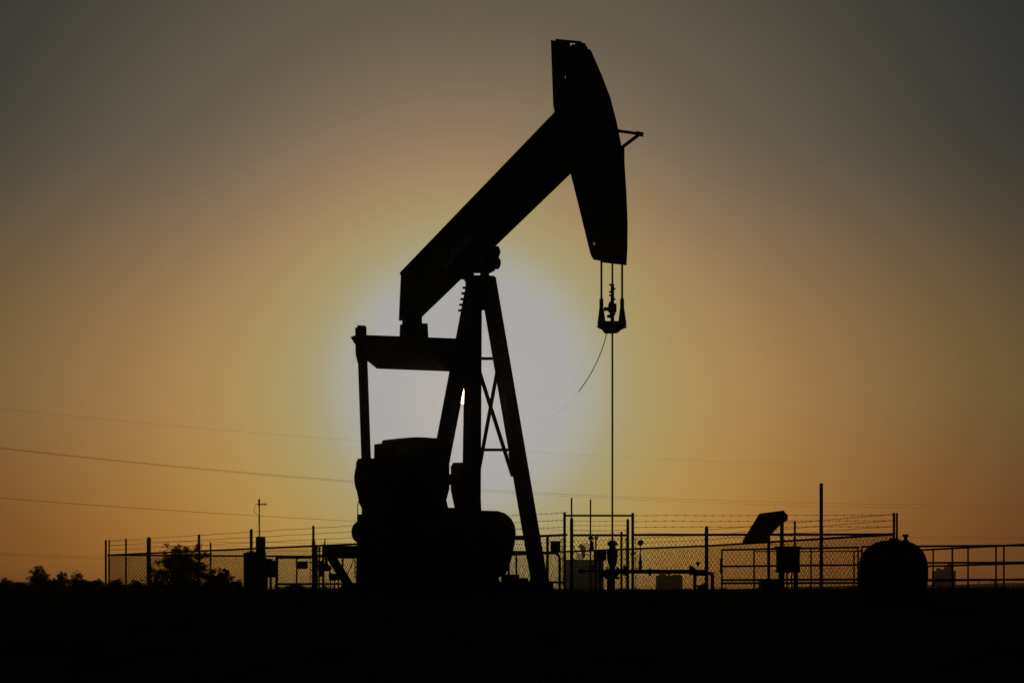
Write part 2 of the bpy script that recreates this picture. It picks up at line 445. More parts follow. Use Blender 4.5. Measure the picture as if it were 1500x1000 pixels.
MB().lathe(PT(sg, -CR - 0.2, E(606, 700, sg).z), NV, [(0, 0.13), (2 * CR + 0.4, 0.13)]).build('crank_shaft', 'cast', pj, smooth=True)
# crank arms with counterweights, drawn for the far side and repeated on the near one
def sz(px, py, off): p = P(px, py, off); return (S(p), p.z)
arm = [sz(*q, CR) for q in ((664.5, 683), (668, 677.5), (684, 677), (690, 684), (694, 748), (731, 800), (700, 800), (676, 752), (669.5, 742), (664.5, 718), (664.5, 690))]
cwt = [sz(*q, CR) for q in ((698, 750), (702, 747.5), (715, 747.5), (726, 751), (735, 759), (740, 769), (741.5, 781), (739, 800), (734, 822), (727, 840), (715, 846), (690, 846), (678, 800))]
for off in (CR, -CR):
    cr = MB().plate([PT(s, off, z) for s, z in arm], NV * 0.16).build('crank_arm', 'cast', pj)
    MB().plate([PT(s, off + (0.10 if off > 0 else -0.06), z) for s, z in cwt], NV * 0.34).build('counterweight', 'cast', cr)
# rounded crank hub cap on the near side
pz = P(536, 699, -CR)
MB().lathe(PT(S(P(537, 698, -CR)), -CR - 0.10, pz.z), NV, [(0, 0.36), (0.03, 0.44), (0.17, 0.44), (0.2, 0.36)], 24).build('crank_hub', 'cast', pj, smooth=True)
MB().plate([P(538, 720, -1.1), P(580, 720, -1.1), P(580, 770, -1.1), P(538, 756, -1.1)], NV * 0.3).build('brake_housing', 'steel', pj)
bg = MB().plate([P(533, 753, -1.0), P(600, 753, -1.0), P(640, 780, -1.0), P(640, 866, -1.0), P(530, 866, -1.0)], NV * 0.34).build('belt_guard', 'steel', pj)
mz = P(538, 779, -1.0)
mo = MB().lathe(PT(S(P(536, 779, -1.0)), -1.32, mz.z), NV, [(0, 0.10), (0.05, 0.2), (0.1, 0.24), (0.66, 0.24), (0.72, 0.18), (0.76, 0.05)], 24).build('motor', 'cast', pj, smooth=True)
pf = MB().plate([P(496, 799, -0.7), P(600, 799, -0.7), P(600, 817.5, -0.7), P(496, 817.5, -0.7)], NV * 0.62).build('motor_platform', 'steel', pj)
MB().box(P(478, 806, -0.9), (0.10, 0.3, 0.24)).build('bracket', 'steel', pf)
MB().tube([P(475.5, 798, -0.9), P(476.3, 788, -0.9)], 0.022, 6, 0.01).build('grease_pin', 'steel', pf)
MB().bar(P(485, 815, -0.9), P(514, 862, -0.9), 0.18, 0.13, NV).build('platform_strut', 'steel', pj)
MB().bar(P(502, 815, -0.8), P(502, 844, -0.8), 0.04, 0.04).build('platform_strut', 'steel', pj)
MB().tube([P(518, 818, -0.9), P(514, 830, -0.9), P(508, 841, -0.9)], 0.012, 5).build('conduit', 'cable', pj)
MB().tube([P(520, 818, -0.9), P(520, 846, -0.9)], 0.014, 5).build('conduit', 'cable', pj)
MB().tube([P(527, 728, -1.4), P(524, 738, -1.4), P(523.4, 764, -1.4)], 0.010, 5).build('conduit', 'cable', pj)
# skid
for off, x0, x1 in ((-0.92, 508, 742), (0.92, 606, 804)):
    a, c = P(x0, 858, off), P(x1, 858, off); a.z = c.z = 0.13
    sk = MB().bar(a, c, 0.24, 0.26, NV).build('skid_beam', 'steel', pj)
for s_ in (-4.6, -3.2, -1.6, 0.2, 1.15):
    MB().bar(PT(s_, -0.8, 0.12), PT(s_, 0.8, 0.12), 0.2, 0.2, U).build('skid_crossbeam', 'steel', pj)
MB().plate([P(737, 841, 0.2), P(758, 841, 0.2), P(758, 846, 0.2), P(771, 846, 0.2), P(771, 866, 0.2), P(737, 866, 0.2)], NV * 0.1).build('toe_plate', 'steel', pj)
MB().plate([P(786, 848, 0.92), P(795, 848, 0.92), P(797, 864, 0.92), P(784, 864, 0.92)], NV * 0.36).build('leg_foot', 'steel', pj)

# bridle, carrier bar, polished rod
rod = P(897, 480, 0.0); dR = rod.y
HB = 15.2 * dR / F / math.sin(TH)
for sgn in (-1, 1):
    px = 881.0 if sgn < 0 else 911.3
    pp = P(px, 440, sgn * HB)
    tp_ = P(px, 372, sgn * HB); bo = P(px, 440, sgn * HB); tp_.x = bo.x = pp.x; tp_.y = bo.y = pp.y
    MB().tube([Vector((pp.x, pp.y, P(px, 372, sgn * HB).z)), pp], 0.021, 8).build('bridle_cable', 'cable', pj)
    so = MB().lathe(P(px, 437, sgn * HB), -Z, [(0, 0.025), (0.01, 0.040), (0.2, 0.042), (0.24, 0.03)], 10).build('cable_socket', 'cast', pj, smooth=True)
    b = MB().plate([P(px - 2.2, 452, sgn * HB), P(px + 2.2, 452, sgn * HB), P(px + 5.5, 474, sgn * HB), P(px + 4.5, 479, sgn * HB), P(px - 3, 481.5, sgn * HB), P(px - 5, 475, sgn * HB)], NV * 0.035,
             [[P(px + 1.0 * math.cos(R(t)), 467 + 1.6 * math.sin(R(t)), sgn * HB) for t in range(0, 360, 60)]])
    b.bar(P(px - 6, 478.5, sgn * HB), P(px + 6, 479, sgn * HB), 0.03, 0.03)
    b.build('bail', 'cast', so)
b = MB().plate([E(881, 470.5, S(rod)), E(912, 470.5, S(rod)), E(913, 481, S(rod)), E(906, 484, S(rod)), E(902, 488, S(rod)), E(889, 488, S(rod)), E(885, 482.5, S(rod)), E(880, 480, S(rod))], U * 0.14)
cb = b.build('carrier_bar', 'cast', pj)
rx, ry = rod.x, rod.y
zz = lambda py: ZC + (HOR - py) * ry / F
MB().tube([(rx, ry, zz(384)), (rx, ry, zz(793))], 0.019, 10).build('polished_rod', 'cable', pj, smooth=True)
cl = MB().box((rx, ry, zz(451)), (0.16, 0.16, 0.16)).lathe((rx, ry, zz(471)), Z, [(0, 0.04), (0.12, 0.036), (0.13, 0.06), (0.2, 0.06)], 12).build('load_cell', 'cast', pj)
MB().bar((rx, ry, zz(452.5)), (rx - 0.17, ry, zz(452.5)), 0.07, 0.07).build('connector', 'cast', cl)
MB().bar((rx - 0.01, ry, zz(464)), (rx - 0.1, ry - 0.02, zz(463)), 0.07, 0.05).build('connector', 'cast', cl)
sl = MB().lathe((rx, ry, zz(446)), Z, [(0, 0.038), (0.41, 0.036), (0.42, 0.02)], 12).build('rod_clamp', 'cast', pj)
for k, (y, sg_) in enumerate(((416.5, -1), (422.5, 1), (427, -1), (432, -1), (437.5, 1), (442.5, -1))):
    MB().bar((rx, ry, zz(y)), (rx + sg_ * 0.066, ry, zz(y + 0.6)), 0.035, 0.03).build('clamp_bolt', 'cast', sl)
# slack signal cable from the carrier bar towards the post
def sag_px(pts, d0, d1, n=24):
    out = []
    for i in range(n + 1):
        t = i / n * (len(pts) - 1); k = min(int(t), len(pts) - 2); f_ = t - k
        p0, p1, p2, p3 = pts[max(k - 1, 0)], pts[k], pts[k + 1], pts[min(k + 2, len(pts) - 1)]
        c = [0.5 * (2 * p1[j] + (p2[j] - p0[j]) * f_ + (2 * p0[j] - 5 * p1[j] + 4 * p2[j] - p3[j]) * f_ ** 2 + (3 * p1[j] - p0[j] - 3 * p2[j] + p3[j]) * f_ ** 3) for j in (0, 1)]
        out.append(W(c[0], c[1], d0 + (d1 - d0) * i / n))
    return out
MB().tube(sag_px([(889, 487), (884, 505), (875, 528), (863, 551), (848, 573)], ry, ry + 0.9), 0.009, 5).build('signal_cable', 'rope', pj)
MB().tube(sag_px([(848, 573), (834, 589), (818, 602), (800, 613), (760, 629)], ry + 0.9, 43.4), 0.0009, 5).build('signal_cable', 'rope', pj)
MB().tube(sag_px([(879, 483), (866, 507), (855, 530), (846, 548), (832, 566), (744, 600)], ry, 43.6), 0.0009, 5).build('signal_cable', 'rope', pj)

# ------------------------------------------------------------ wellhead and flowline
wh = thing('wellhead', Vector((rx, ry, 0)), 'squat wellhead with stuffing box under the polished rod of the pumpjack', 'wellhead')
pm = ry / F
MB().lathe((rx, ry, zz(799)), Z, [(0, 4.5*pm), (0.5*pm, 7.4*pm), (5*pm, 7.2*pm), (6*pm, 5.5*pm), (8*pm, 3*pm)], 16).build('stuffing_box', 'cast', wh, smooth=True)
MB().lathe((rx, ry, zz(833)), Z, [(0, 4.4*pm), (5*pm, 4.4*pm), (7*pm, 6*pm), (18*pm, 8*pm), (27*pm, 8.2*pm), (28*pm, 5*pm), (35*pm, 4.6*pm)], 16).build('blowout_preventer', 'cast', wh, smooth=True)
MB().lathe((rx, ry, zz(848)), Z, [(0, 8*pm), (1*pm, 11*pm), (3.5*pm, 11*pm), (4*pm, 8*pm), (11*pm, 8*pm), (11.5*pm, 10.8*pm), (15*pm, 10.6*pm)], 18).build('tubing_head', 'cast', wh, smooth=True)
MB().lathe((rx - 2*pm, ry, -0.1), Z, [(0, 6*pm), (zz(848) + 0.1, 6*pm)], 14).build('casing', 'rust', wh, smooth=True)
MB().bar((rx - 15*pm, ry, zz(841)), (rx - 8*pm, ry, zz(841)), 0.1, 0.1).build('side_outlet', 'cast', wh)
MB().tube([(rx - 45*pm, ry, zz(836)), (rx - 8*pm, ry, zz(836))], 1.6*pm, 8).build('side_pipe', 'rust', wh)
MB().lathe((rx - 46*pm, ry - 0.06, zz(836)), Y, [(0, 3*pm), (0.02, 4.4*pm), (0.1, 4.4*pm), (0.12, 3*pm)], 14).build('end_valve', 'cast', wh, smooth=True)

MB().lathe((rx - 17*pm, ry, zz(841)), X, [(0, 3*pm), (1*pm, 5.5*pm), (3*pm, 5.5*pm), (3.6*pm, 3.4*pm), (7*pm, 3.4*pm), (7.5*pm, 6*pm), (9.5*pm, 6*pm)], 14).build('side_valve', 'cast', wh, smooth=True)
MB().lathe((rx + 8*pm, ry, zz(836.5)), X, [(0, 5.6*pm), (1.8*pm, 5.6*pm), (2.2*pm, 3.6*pm), (5*pm, 3.6*pm), (5.4*pm, 5*pm), (7*pm, 5*pm)], 14).build('flange', 'cast', wh, smooth=True)
for dx_ in (-6.5, 6.5):
    MB().lathe((rx + dx_*pm, ry, zz(835)), Z, [(0, 1.1*pm), (6*pm, 1.1*pm)], 8).build('stud', 'cast', wh)
MB().tube([(rx - 28*pm, ry, zz(836)), (rx - 28*pm, ry, zz(829))], 1.5*pm, 8).build('bleed_valve', 'rust', wh)
MB().tube([(rx - 31*pm, ry, zz(828.5)), (rx - 25*pm, ry, zz(828.5))], 1.1*pm, 8).build('handle', 'rust', wh)
fl = thing('flowline', G(960, ry), 'horizontal oil flowline with valves and two dial gauges running right from the wellhead', 'pipeline')
MB().tube([(rx + 9*pm, ry, zz(836.5)), (rx + 140*pm, ry, zz(837))], 3.1*pm, 10).build('pipe', 'rust', fl, smooth=True)
def vz(px, py): return Vector(((px - 750) * ry / F, ry, zz(py)))
MB().tube([vz(1017, 839), vz(1035, 839.5)], 3.6*pm, 10).build('pipe', 'rust', fl, smooth=True)
el = [vz(1034, 839)] + arc(vz(1039, 844), 4.6*pm, 90, 0, 6, X, Z) + [Vector((vz(1043.6, 0).x, ry, -0.1))]
MB().tube(el, 2.7*pm, 10).build('riser', 'rust', fl, smooth=True)
MB().tube([vz(1017.8, 841), Vector((vz(1017.8, 0).x, ry, -0.1))], 2.6*pm, 10).build('riser', 'rust', fl, smooth=True)
MB().bar(vz(1044, 838.5), vz(1047.5, 838.5), 0.02, 0.02).build('plug', 'cast', fl)
for (x, w, h) in ((917, 9, 13), (952, 6, 9), (963.5, 5, 7), (1014, 10, 12)):
    v_ = MB().lathe(vz(x - w / 2, 836.5), X, [(0, h*0.32*pm), (w*0.15*pm, h*0.5*pm), (w*0.4*pm, h*0.42*pm), (w*0.6*pm, h*0.5*pm), (w*0.85*pm, h*0.5*pm), (w*pm, h*0.32*pm)], 12).build('valve', 'cast', fl, smooth=True)
    if x in (917, 1014):
        MB().bar(vz(x + 2, 832), vz(x - 4, 828.5), 0.05, 0.05).build('handle', 'cast', v_)
    if x == 952: MB().bar(vz(x, 838), vz(x, 843), 0.05, 0.05).build('drain', 'cast', v_)
def gauge(px, py, r, foot, wide):
    g_ = MB().lathe(Vector((vz(px, 0).x, ry - 0.04, zz(py))), Y, [(0, r*0.86*pm), (0.012, r*pm), (0.055, r*pm), (0.06, r*0.8*pm)], 18).build('pressure_gauge', 'cast', fl, smooth=True)
    MB().tube([vz(px, py + r), vz(px, foot)], 0.7*pm, 6).build('stem', 'rust', g_)
    if wide: MB().lathe(vz(px, foot + 2), Z, [(0, 2.3*pm), (10*pm, 2.6*pm), (17*pm, 1.7*pm), (22*pm, 1.0*pm)], 8).build('snubber', 'cast', g_, smooth=True)
gauge(938, 794.5, 4.3, 832, True)
gauge(1022.3, 825, 2.8, 837, False)

def pole(px, top, d, wpx, label, name='steel_post', cat='post', mat='galv', group=None, cap=True):
    o = MB(); r = wpx * d / F / 2; zt = W(px, top, d).z
    o.lathe(G(px, d, -0.3), Z, [(0, r), (0.3 + zt - r * 0.6, r), (0.3 + zt, r * 0.5 if cap else r)], 8)
    return tag(o.build(name, mat, None, smooth=True), label, cat, group)
# thin tall valve risers left of the wellhead
t = thing('valve_riser', G(865, 40.6), 'slim tall riser pipe with a handwheel valve just left of the wellhead', 'pipe')
MB().tube([G(865, 40.6, -0.1), W(865, 731, 40.6)], 0.016, 8).build('pipe', 'rust', t)
MB().lathe(W(865.5, 790.5, 40.6), Z, [(0, 0.02), (0.02, 0.055), (0.06, 0.055), (0.075, 0.02)], 12).build('handwheel', 'cast', t)
MB().lathe(W(866.8, 807, 40.6), Z, [(0, 0.03), (0.05, 0.052), (0.12, 0.04), (0.16, 0.045), (0.22, 0.02)], 10).build('valve_body', 'cast', t)
t = thing('instrument_pipe', G(873, 40.9), 'short hooked instrument pipe beside the slim handwheel riser', 'pipe')
b = MB().tube([G(873, 40.9, -0.1), W(873, 786, 40.9)], 0.016, 6); b.bar(W(871, 787.5, 40.9), W(876, 787, 40.9), 0.05, 0.05); b.build('pipe', 'rust', t)
MB().tube([W(869, 789, 40.9), W(872.5, 789, 40.9), W(872, 800, 40.9)], 0.01, 6).build('tubing', 'cable', t)
t = thing('junction_box', G(880, 41.2), 'dark rectangular junction box on a stand immediately left of the stuffing box', 'electrical box')
MB().plate([W(870, 807, 41.2), W(888, 805.5, 41.2), W(888, 820, 41.2), W(870, 822, 41.2)], Y * 0.2).build('enclosure', 'box', t)
MB().bar(G(879, 41.2, -0.1), W(879, 821, 41.2), 0.05, 0.05).build('stand', 'rust', t)
tag(MB().tube([G(837.3, 41.5, -0.1), W(837.3, 729, 41.5)], 0.018, 8).build('vent_pipe', 'rust'), 'slim bare vent pipe rising above the left gate posts', 'pipe')

# ------------------------------------------------------------ chain link enclosure
def plan_at(px, A, B):
    """Point of the plan line A-B seen in column px."""
    a = (px - 750) / F; dx, dy = B.x - A.x, B.y - A.y
    t = (a * A.y - A.x) / (dx - a * dy)
    return Vector((A.x + dx * t, A.y + dy * t, 0)), t
def rail_pt(px, py, z=2.0):
    d = (z - ZC) * F / (HOR - py); return G(px, d)
cL, cN, cR, cB, cF = rail_pt(158, 812.5), rail_pt(830, 783), rail_pt(1309, 782.3), rail_pt(1035, 799.3), rail_pt(620, 815.6)
cN2 = rail_pt(928, 783)
BARB = [0.20, 0.38, 0.56]
def chain_fence(a, c, label, posts, pitch=0.17, rise=0.22, rail_r=0.042, bottom=True, strands=BARB, wire=0.0085, gaps=(), sag=0.03, mesh=True):
    mid = (a + c) / 2
    t = thing('chain_link_fence', mid, label, 'fence')
    L = (c - a).length; d = (c - a) / L; zt = 2.0; perp = Vector((-d.y, d.x, 0))
    MB().tube([a + Z * zt, c + Z * zt], rail_r, 8).build('top_rail', 'galv', t)
    if bottom: MB().tube([a + Z * 0.08, c + Z * 0.08], rail_r * 0.8, 6).build('bottom_rail', 'galv', t)
    for (px, top_py, w) in posts:
        p, _ = plan_at(px, a, c); r = 1.2 * w * p.y / F / 2; z_ = ZC + (HOR - top_py) * p.y / F
        MB().lathe(p - Z * 0.2, Z, [(0, r), (0.2 + z_ - r, r), (0.2 + z_, r * 0.4)], 8).build('post', 'galv', t, smooth=True)
    if mesh:
        b = MB(); h = zt + 0.05 - 0.05; slope = rise / pitch          # vertical per horizontal
        run = h / slope; n = int((L + run) / pitch)
        for s_ in (1, -1):
            for k in range(n + 1):
                x0 = -run + k * pitch if s_ > 0 else k * pitch
                pts = []
                lo_t = 0.0; hi_t = 1.0
                xa, xb = x0, x0 + run * 1.0
                if s_ < 0: xa, xb = x0, x0 - run
                # clip to [0, L]
                def cz(x): return 0.05 + (x - xa) / (xb - xa) * h
                x1, x2 = (xa, xb)
                x1c, x2c = min(max(x1, 0), L), min(max(x2, 0), L)
                if abs(x1c - x2c) < 0.02: continue
                p0 = a + d * (x1c + random.gauss(0, 0.008)) + Z * (cz(x1c) + random.gauss(0, 0.01)); p1 = a + d * (x2c + random.gauss(0, 0.008)) + Z * (cz(x2c) + random.gauss(0, 0.01))
                b.tube([p0 + perp * 0.004 * s_, p1 + perp * 0.004 * s_], wire * random.uniform(0.85, 1.15), 3)
        b.build('wire_mesh', 'mesh', t, kind='stuff')
    for hgt in strands:
        b = MB(); pts = []; seg = max(6, int(L / 1.2)); ph = random.random() * 3
        for i in range(seg + 1):
            x = L * i / seg
            pts.append(a + d * x + Z * (zt + hgt - sag * abs(math.sin(x * 0.9 + ph)) + random.uniform(-0.006, 0.006)) + perp * 0.05)
        b.tube(pts, 0.0065, 3)
        x = 0.1
        while x < L - 0.1:
            i = min(int(x / L * seg), seg - 1); f_ = x / L * seg - i; p = pts[i].lerp(pts[i + 1], f_)
            b.tube([p + Vector((0.012, 0, 0.03)), p - Vector((0.012, 0, 0.03))], 0.007, 3)
            b.tube([p + Vector((0.03, 0, 0.014)), p - Vector((0.03, 0, 0.014))], 0.007, 3)
            x += random.uniform(0.28, 0.36)
        b.build('barbed_wire', 'mesh', t)
    return t
chain_fence(cL, cN, 'long chain link fence run from the left corner behind the pumpjack to the gate',
            [(155, 790, 2.6), (218, 786, 5.2), (291.5, 782, 3.2), (368, 774, 3.8), (459, 769, 3.0), (560, 770, 3), (650, 768, 3), (745, 772, 3), (802, 784, 3.4)], strands=[0.3, 0.55, 0.8])
chain_fence(cN2, cR, 'near right chain link fence run ending at the twin corner posts beside the tank',
            [(1309.5, 750, 3.2), (1035, 770, 4.5)], strands=[0.28, 0.48, 0.68], sag=0.015, pitch=0.145, rise=0.20, wire=0.008)
chain_fence(cL, cF, 'far left chain link fence run seen behind the bush with thin posts',
            [(160, 790, 1.8), (184.5, 788, 2.2), (308.5, 794, 2.2), (463, 797, 3)], rail_r=0.05, strands=[0.3, 0.55, 0.8], wire=0.0105, pitch=0.19, rise=0.24)
chain_fence(cB, cR, 'right part of the far chain link fence slanting down from the corner posts',
            [(1164.3, 762, 2.6)], rail_r=0.042, strands=[0.3, 0.5, 0.72])
chain_fence(cF, cB, 'far chain link fence run crossing behind the wellhead',
            [(801, 800, 2), (910.3, 778, 2.8)], rail_r=0.045, wire=0.0095, pitch=0.18, rise=0.23, strands=[0.28, 0.5])
b = MB()
p = cR + Vector((0.1, 0.35, 0))
tag(pole(1313.8, 750.5, cR.y + 0.4, 3.2, 'right one of the twin corner posts above the tank', 'fence_post', 'post'), 'right one of the twin corner posts above the tank', 'post')

# gate between the double posts
gd = cN.y
gt = thing('entrance_gate', G(878, gd - 0.3), 'tall pipe gateway with double posts and an overhead crossbar around the wellhead', 'gate')
for px, tp_, w in ((827, 750, 3.2), (837.3, 759, 4.0), (919.6, 760, 3.4), (926.8, 751, 3.4)):
    r = 1.25 * w * gd / F / 2
    MB().lathe(G(px, gd - 0.3, -0.2), Z, [(0, r), (0.2 + W(px, tp_ + 1, gd).z, r), (0.2 + W(px, tp_, gd).z, r * 0.5)], 8).build('post', 'galv', gt, smooth=True)
MB().tube([W(827, 754.8, gd - 0.3), W(927, 754.8, gd - 0.3)], 0.035, 8).build('crossbar', 'galv', gt)
MB().tube([W(838, 783.5, gd - 0.3), W(919, 783.5, gd - 0.3)], 0.038, 8).build('gate_rail', 'galv', gt)
for px in (823.5, 838.9, 917, 931.3):
    b = MB().tube([G(px, gd - 0.4, 0.05), W(px, 787, gd - 0.4)], 0.009, 5)
    for k in range(5): b.bar(W(px - 2, 790 + k * 14, gd - 0.4), W(px + 2, 790 + k * 14, gd - 0.4), 0.03, 0.03)
    b.build('tension_bar', 'galv', gt)
for i, y in enumerate((762.5, 769, 776)):
    b = MB().tube([W(838, y, gd - 0.3), W(870, y + 0.8, gd - 0.3), W(919, y, gd - 0.3)], 0.0065, 3)
    for k in range(9): b.tube([W(842 + k * 9, y - 0.8, gd - 0.3), W(842.4 + k * 9, y + 1.4, gd - 0.3)], 0.007, 3)
    b.build('barbed_wire', 'mesh', gt)
MB().bar(W(923, 811, gd - 0.35), W(931, 809.5, gd - 0.35), 0.07, 0.06).build('latch', 'cast', gt)
b = MB()
g0, g1 = G(838, gd - 0.3, 0.05), G(919, gd - 0.3, 0.05); LL = (g1 - g0).length
for s_ in (1, -1):
    for k in range(int((LL + 1.45) / 0.145)):
        xa = -1.45 + k * 0.145 if s_ > 0 else k * 0.145
        xb = xa + 1.45 * s_
        x1, x2 = min(max(xa, 0), LL), min(max(xb, 0), LL)
        if abs(x1 - x2) < 0.02: continue
        b.tube([g0 + X * x1 + Z * (abs(x1 - xa) / 1.45 * 2.0), g0 + X * x2 + Z * (abs(x2 - xa) / 1.45 * 2.0)], 0.008, 3)
b.build('wire_mesh', 'mesh', gt, kind='stuff')

# ------------------------------------------------------------ left equipment
def box_px(mb, x0, y0, x1, y1, d, depth):
    a, c = W(x0, y0, d), W(x1, y1, d); return mb.box(((a.x + c.x) / 2, d, (a.z + c.z) / 2), (abs(c.x - a.x), depth, abs(a.z - c.z)))
d = 58.0
t = thing('control_cabinet', G(373, d), 'wide dark electrical cabinet with a narrow upper box under the antenna mast', 'electrical cabinet')
box_px(MB(), 358.5, 810, 388, 867, d, 0.5).build('cabinet', 'box', t)
MB().plate([W(357.5, 810, d), W(366, 808, d), W(388.5, 808, d), W(388.5, 811, d), W(357.5, 811, d)], Y * 0.56).build('lid', 'box', t)
box_px(MB(), 375.6, 786, 388, 808.3, d, 0.3).build('upper_box', 'box', t)
for y in (822, 842): box_px(MB(), 386.8, y, 389.4, y + 3, d - 0.26, 0.05).build('hinge', 'box', t)
t = thing('antenna_mast', W(380.2, 786, d), 'thin antenna mast with small yagi on top of the upper cabinet box', 'antenna')
MB().tube([W(380.3, 786, d), W(379.6, 732, d)], 0.017, 8).build('mast', 'galv', t)
b = MB().tube([W(376, 738, d), W(391, 738.5, d)], 0.012, 6)
for k in range(6): b.tube([W(378.5 + k * 2.3, 735.8, d - 0.02), W(378.5 + k * 2.3, 740.8, d + 0.02)], 0.007, 5)
b.build('yagi', 'galv', t)
MB().lathe(W(379.6, 735, d), Z, [(0, 0.02), (0.02, 0.035), (0.06, 0.03), (0.09, 0.012)], 8).build('mast_cap', 'cast', t)
MB().tube(sag_px([(376, 738.5), (372.5, 743), (373, 750), (378.5, 755), (378, 770), (378.6, 786)], d - 0.03, d - 0.03), 0.006, 5).build('coaxial_cable', 'cable', t)
t = thing('meter_box', G(395, d), 'low meter box on two short legs to the right of the dark cabinet', 'electrical box')
box_px(MB(), 388.8, 820.5, 402.3, 845, d + 0.1, 0.4).build('enclosure', 'box', t)
for px in (392.6 - 3.2, 395.5): box_px(MB(), px, 845, px + 2.2, 867, d + 0.1, 0.2).build('leg', 'galv', t)
box_px(MB(), 389.5, 818, 398, 820.4, d + 0.1, 0.3).build('lid', 'box', t)

d = 62.0
t = thing('pipe_gate', G(455, d), 'thick round cornered pipe gate frame standing right of the cabinets', 'gate')
b = MB().tube([G(405.3, d, -0.1)] + arc(W(408.3, 819, d), 3.0 * d / F, 180, 90, 5, X, Z) + [W(456, 815.5, d)], 2.3 * d / F, 10)
b.build('frame', 'rust', t, smooth=True)
MB().tube([W(456, 815, d), W(523, 814, d)], 1.5 * d / F, 8).build('top_bar', 'rust', t)
MB().tube([W(406, 855, d), W(523, 854.5, d)], 1.5 * d / F, 8).build('bottom_bar', 'rust', t)
MB().tube([W(434.7, 816, d), G(434.7, d, 0.0)], 1.2 * d / F, 8).build('upright', 'rust', t)
tag(box_px(MB(), 435.8, 821.5, 450.8, 832.6, d - 0.08, 0.01).build('notice_board', 'box'), 'small blank notice plate hung on the upright of the pipe gate', 'sign')
p_ = pole(459.3, 790, 61.6, 5.0, 'thick gate post at the right of the small notice plate', 'gate_post', 'post')
for k in range(5):
    pass
t = thing('tension_post', G(454.3, 61.7), 'slim stretcher rod with clips left of the thick gate post', 'post')
b = MB().tube([G(454.3, 61.7, 0), W(454.3, 817, 61.7)], 0.010, 5)
for k in range(4): b.bar(W(452.5, 823 + k * 10.5, 61.7), W(457, 823 + k * 10.5, 61.7), 0.025, 0.025)
b.build('rod', 'galv', t)
# valve cluster under the motor platform
d = 50.0
t = thing('valve_manifold', G(474, d), 'cluster of small valves and upright pipes under the left end of the motor platform', 'valves')
for px, y0, y1, r in ((467.5, 800, 870, 0.02), (473.5, 797, 870, 0.03), (477.5, 800, 833, 0.03), (465, 812, 870, 0.012)):
    MB().tube([W(px, y0, d), W(px, y1, d)], r, 8).build('pipe', 'rust', t)
MB().lathe(W(471, 830, d), X, [(0, 0.06), (0.04, 0.10), (0.10, 0.08), (0.14, 0.12), (0.18, 0.05), (0.21, 0.03)], 12).build('valve', 'cast', t, smooth=True)
MB().lathe(W(470.8, 844, d), Z, [(0, 0.03), (0.12, 0.08), (0.3, 0.09), (0.4, 0.04)], 10).build('valve', 'cast', t, smooth=True)
MB().bar(W(463, 807, d), W(470, 807, d), 0.035, 0.035).build('handle', 'cast', t)
MB().bar(W(463, 801.5, d), W(469.5, 803, d), 0.03, 0.03).build('handle', 'cast', t)
MB().tube([W(481, 834, d), W(485, 840, d)], 0.015, 6).build('tubing', 'cable', t)
for x0_, y0_, x1_, y1_, r_ in ((456, 812.3, 479, 812, 0.016), (459, 804.5, 470, 804, 0.012), (463, 823, 474, 822, 0.02), (470, 834, 482, 834.5, 0.03), (473, 838, 466, 846, 0.02), (478, 818, 478, 833, 0.035)):
    MB().tube([W(x0_, y0_, d), W(x1_, y1_, d)], r_, 8).build('pipe', 'rust', t)
MB().lathe(W(481.5, 831.5, d - 0.06), Y, [(0, 0.03), (0.02, 0.075), (0.06, 0.075), (0.08, 0.02)], 12).build('handwheel', 'cast', t, smooth=True)
t = thing('pump_unit', G(490, d), 'low boxy chemical pump on the ground beneath the slanting platform strut', 'pump')
box_px(MB(), 482.5, 839.5, 497, 849.5, d, 0.3).build('housing', 'box', t)
b = MB()
for px in (484, 490, 496): box_px(b, px - 0.8, 849, px + 0.8, 869, d, 0.05)
b.build('stand', 'rust', t)

# equipment right of the pumpjack, left of the gate
d = 55.0
t = thing('goose_neck_pipe', G(815, d), 'curved goose neck pipe turning down beneath a square box left of the gate', 'pipe')
MB().tube([W(775, 809.5, d), W(808, 809.5, d)] + arc(W(811, 818, d), 8.6 * d / F, 90, 0, 8, X, Z) + [G(820, d, -0.1)], 2.0 * d / F, 10).build('pipe', 'rust', t, smooth=True)
MB().tube([W(742, 807.5, d + 0.2), W(778, 808, d + 0.2)], 0.03, 6).build('pipe', 'rust', t)
MB().tube([W(742, 812.5, d + 0.2), W(778, 811, d + 0.2)], 0.025, 6).build('pipe', 'rust', t)
MB().tube([W(756.3, 812, d + 0.2), G(756.3, d + 0.2, -0.1)], 0.028, 6).build('support', 'rust', t)
MB().tube([W(770, 852, d + 0.2), W(828, 852.5, d + 0.2)], 0.03, 6).build('lower_pipe', 'rust', t)
MB().tube([W(740, 787.5, 69.6), W(780, 787.0, 69.4)], 0.08, 8).build('header_pipe', 'rust', t)
t = thing('square_instrument_box', G(813.5, d - 0.3), 'square instrument box mounted above the goose neck pipe', 'electrical box')
box_px(MB(), 806.5, 793, 820.8, 808.5, d - 0.3, 0.25).build('enclosure', 'box', t)
box_px(MB(), 805.9, 792, 821.4, 793.4, d - 0.3, 0.3).build('lid', 'box', t)

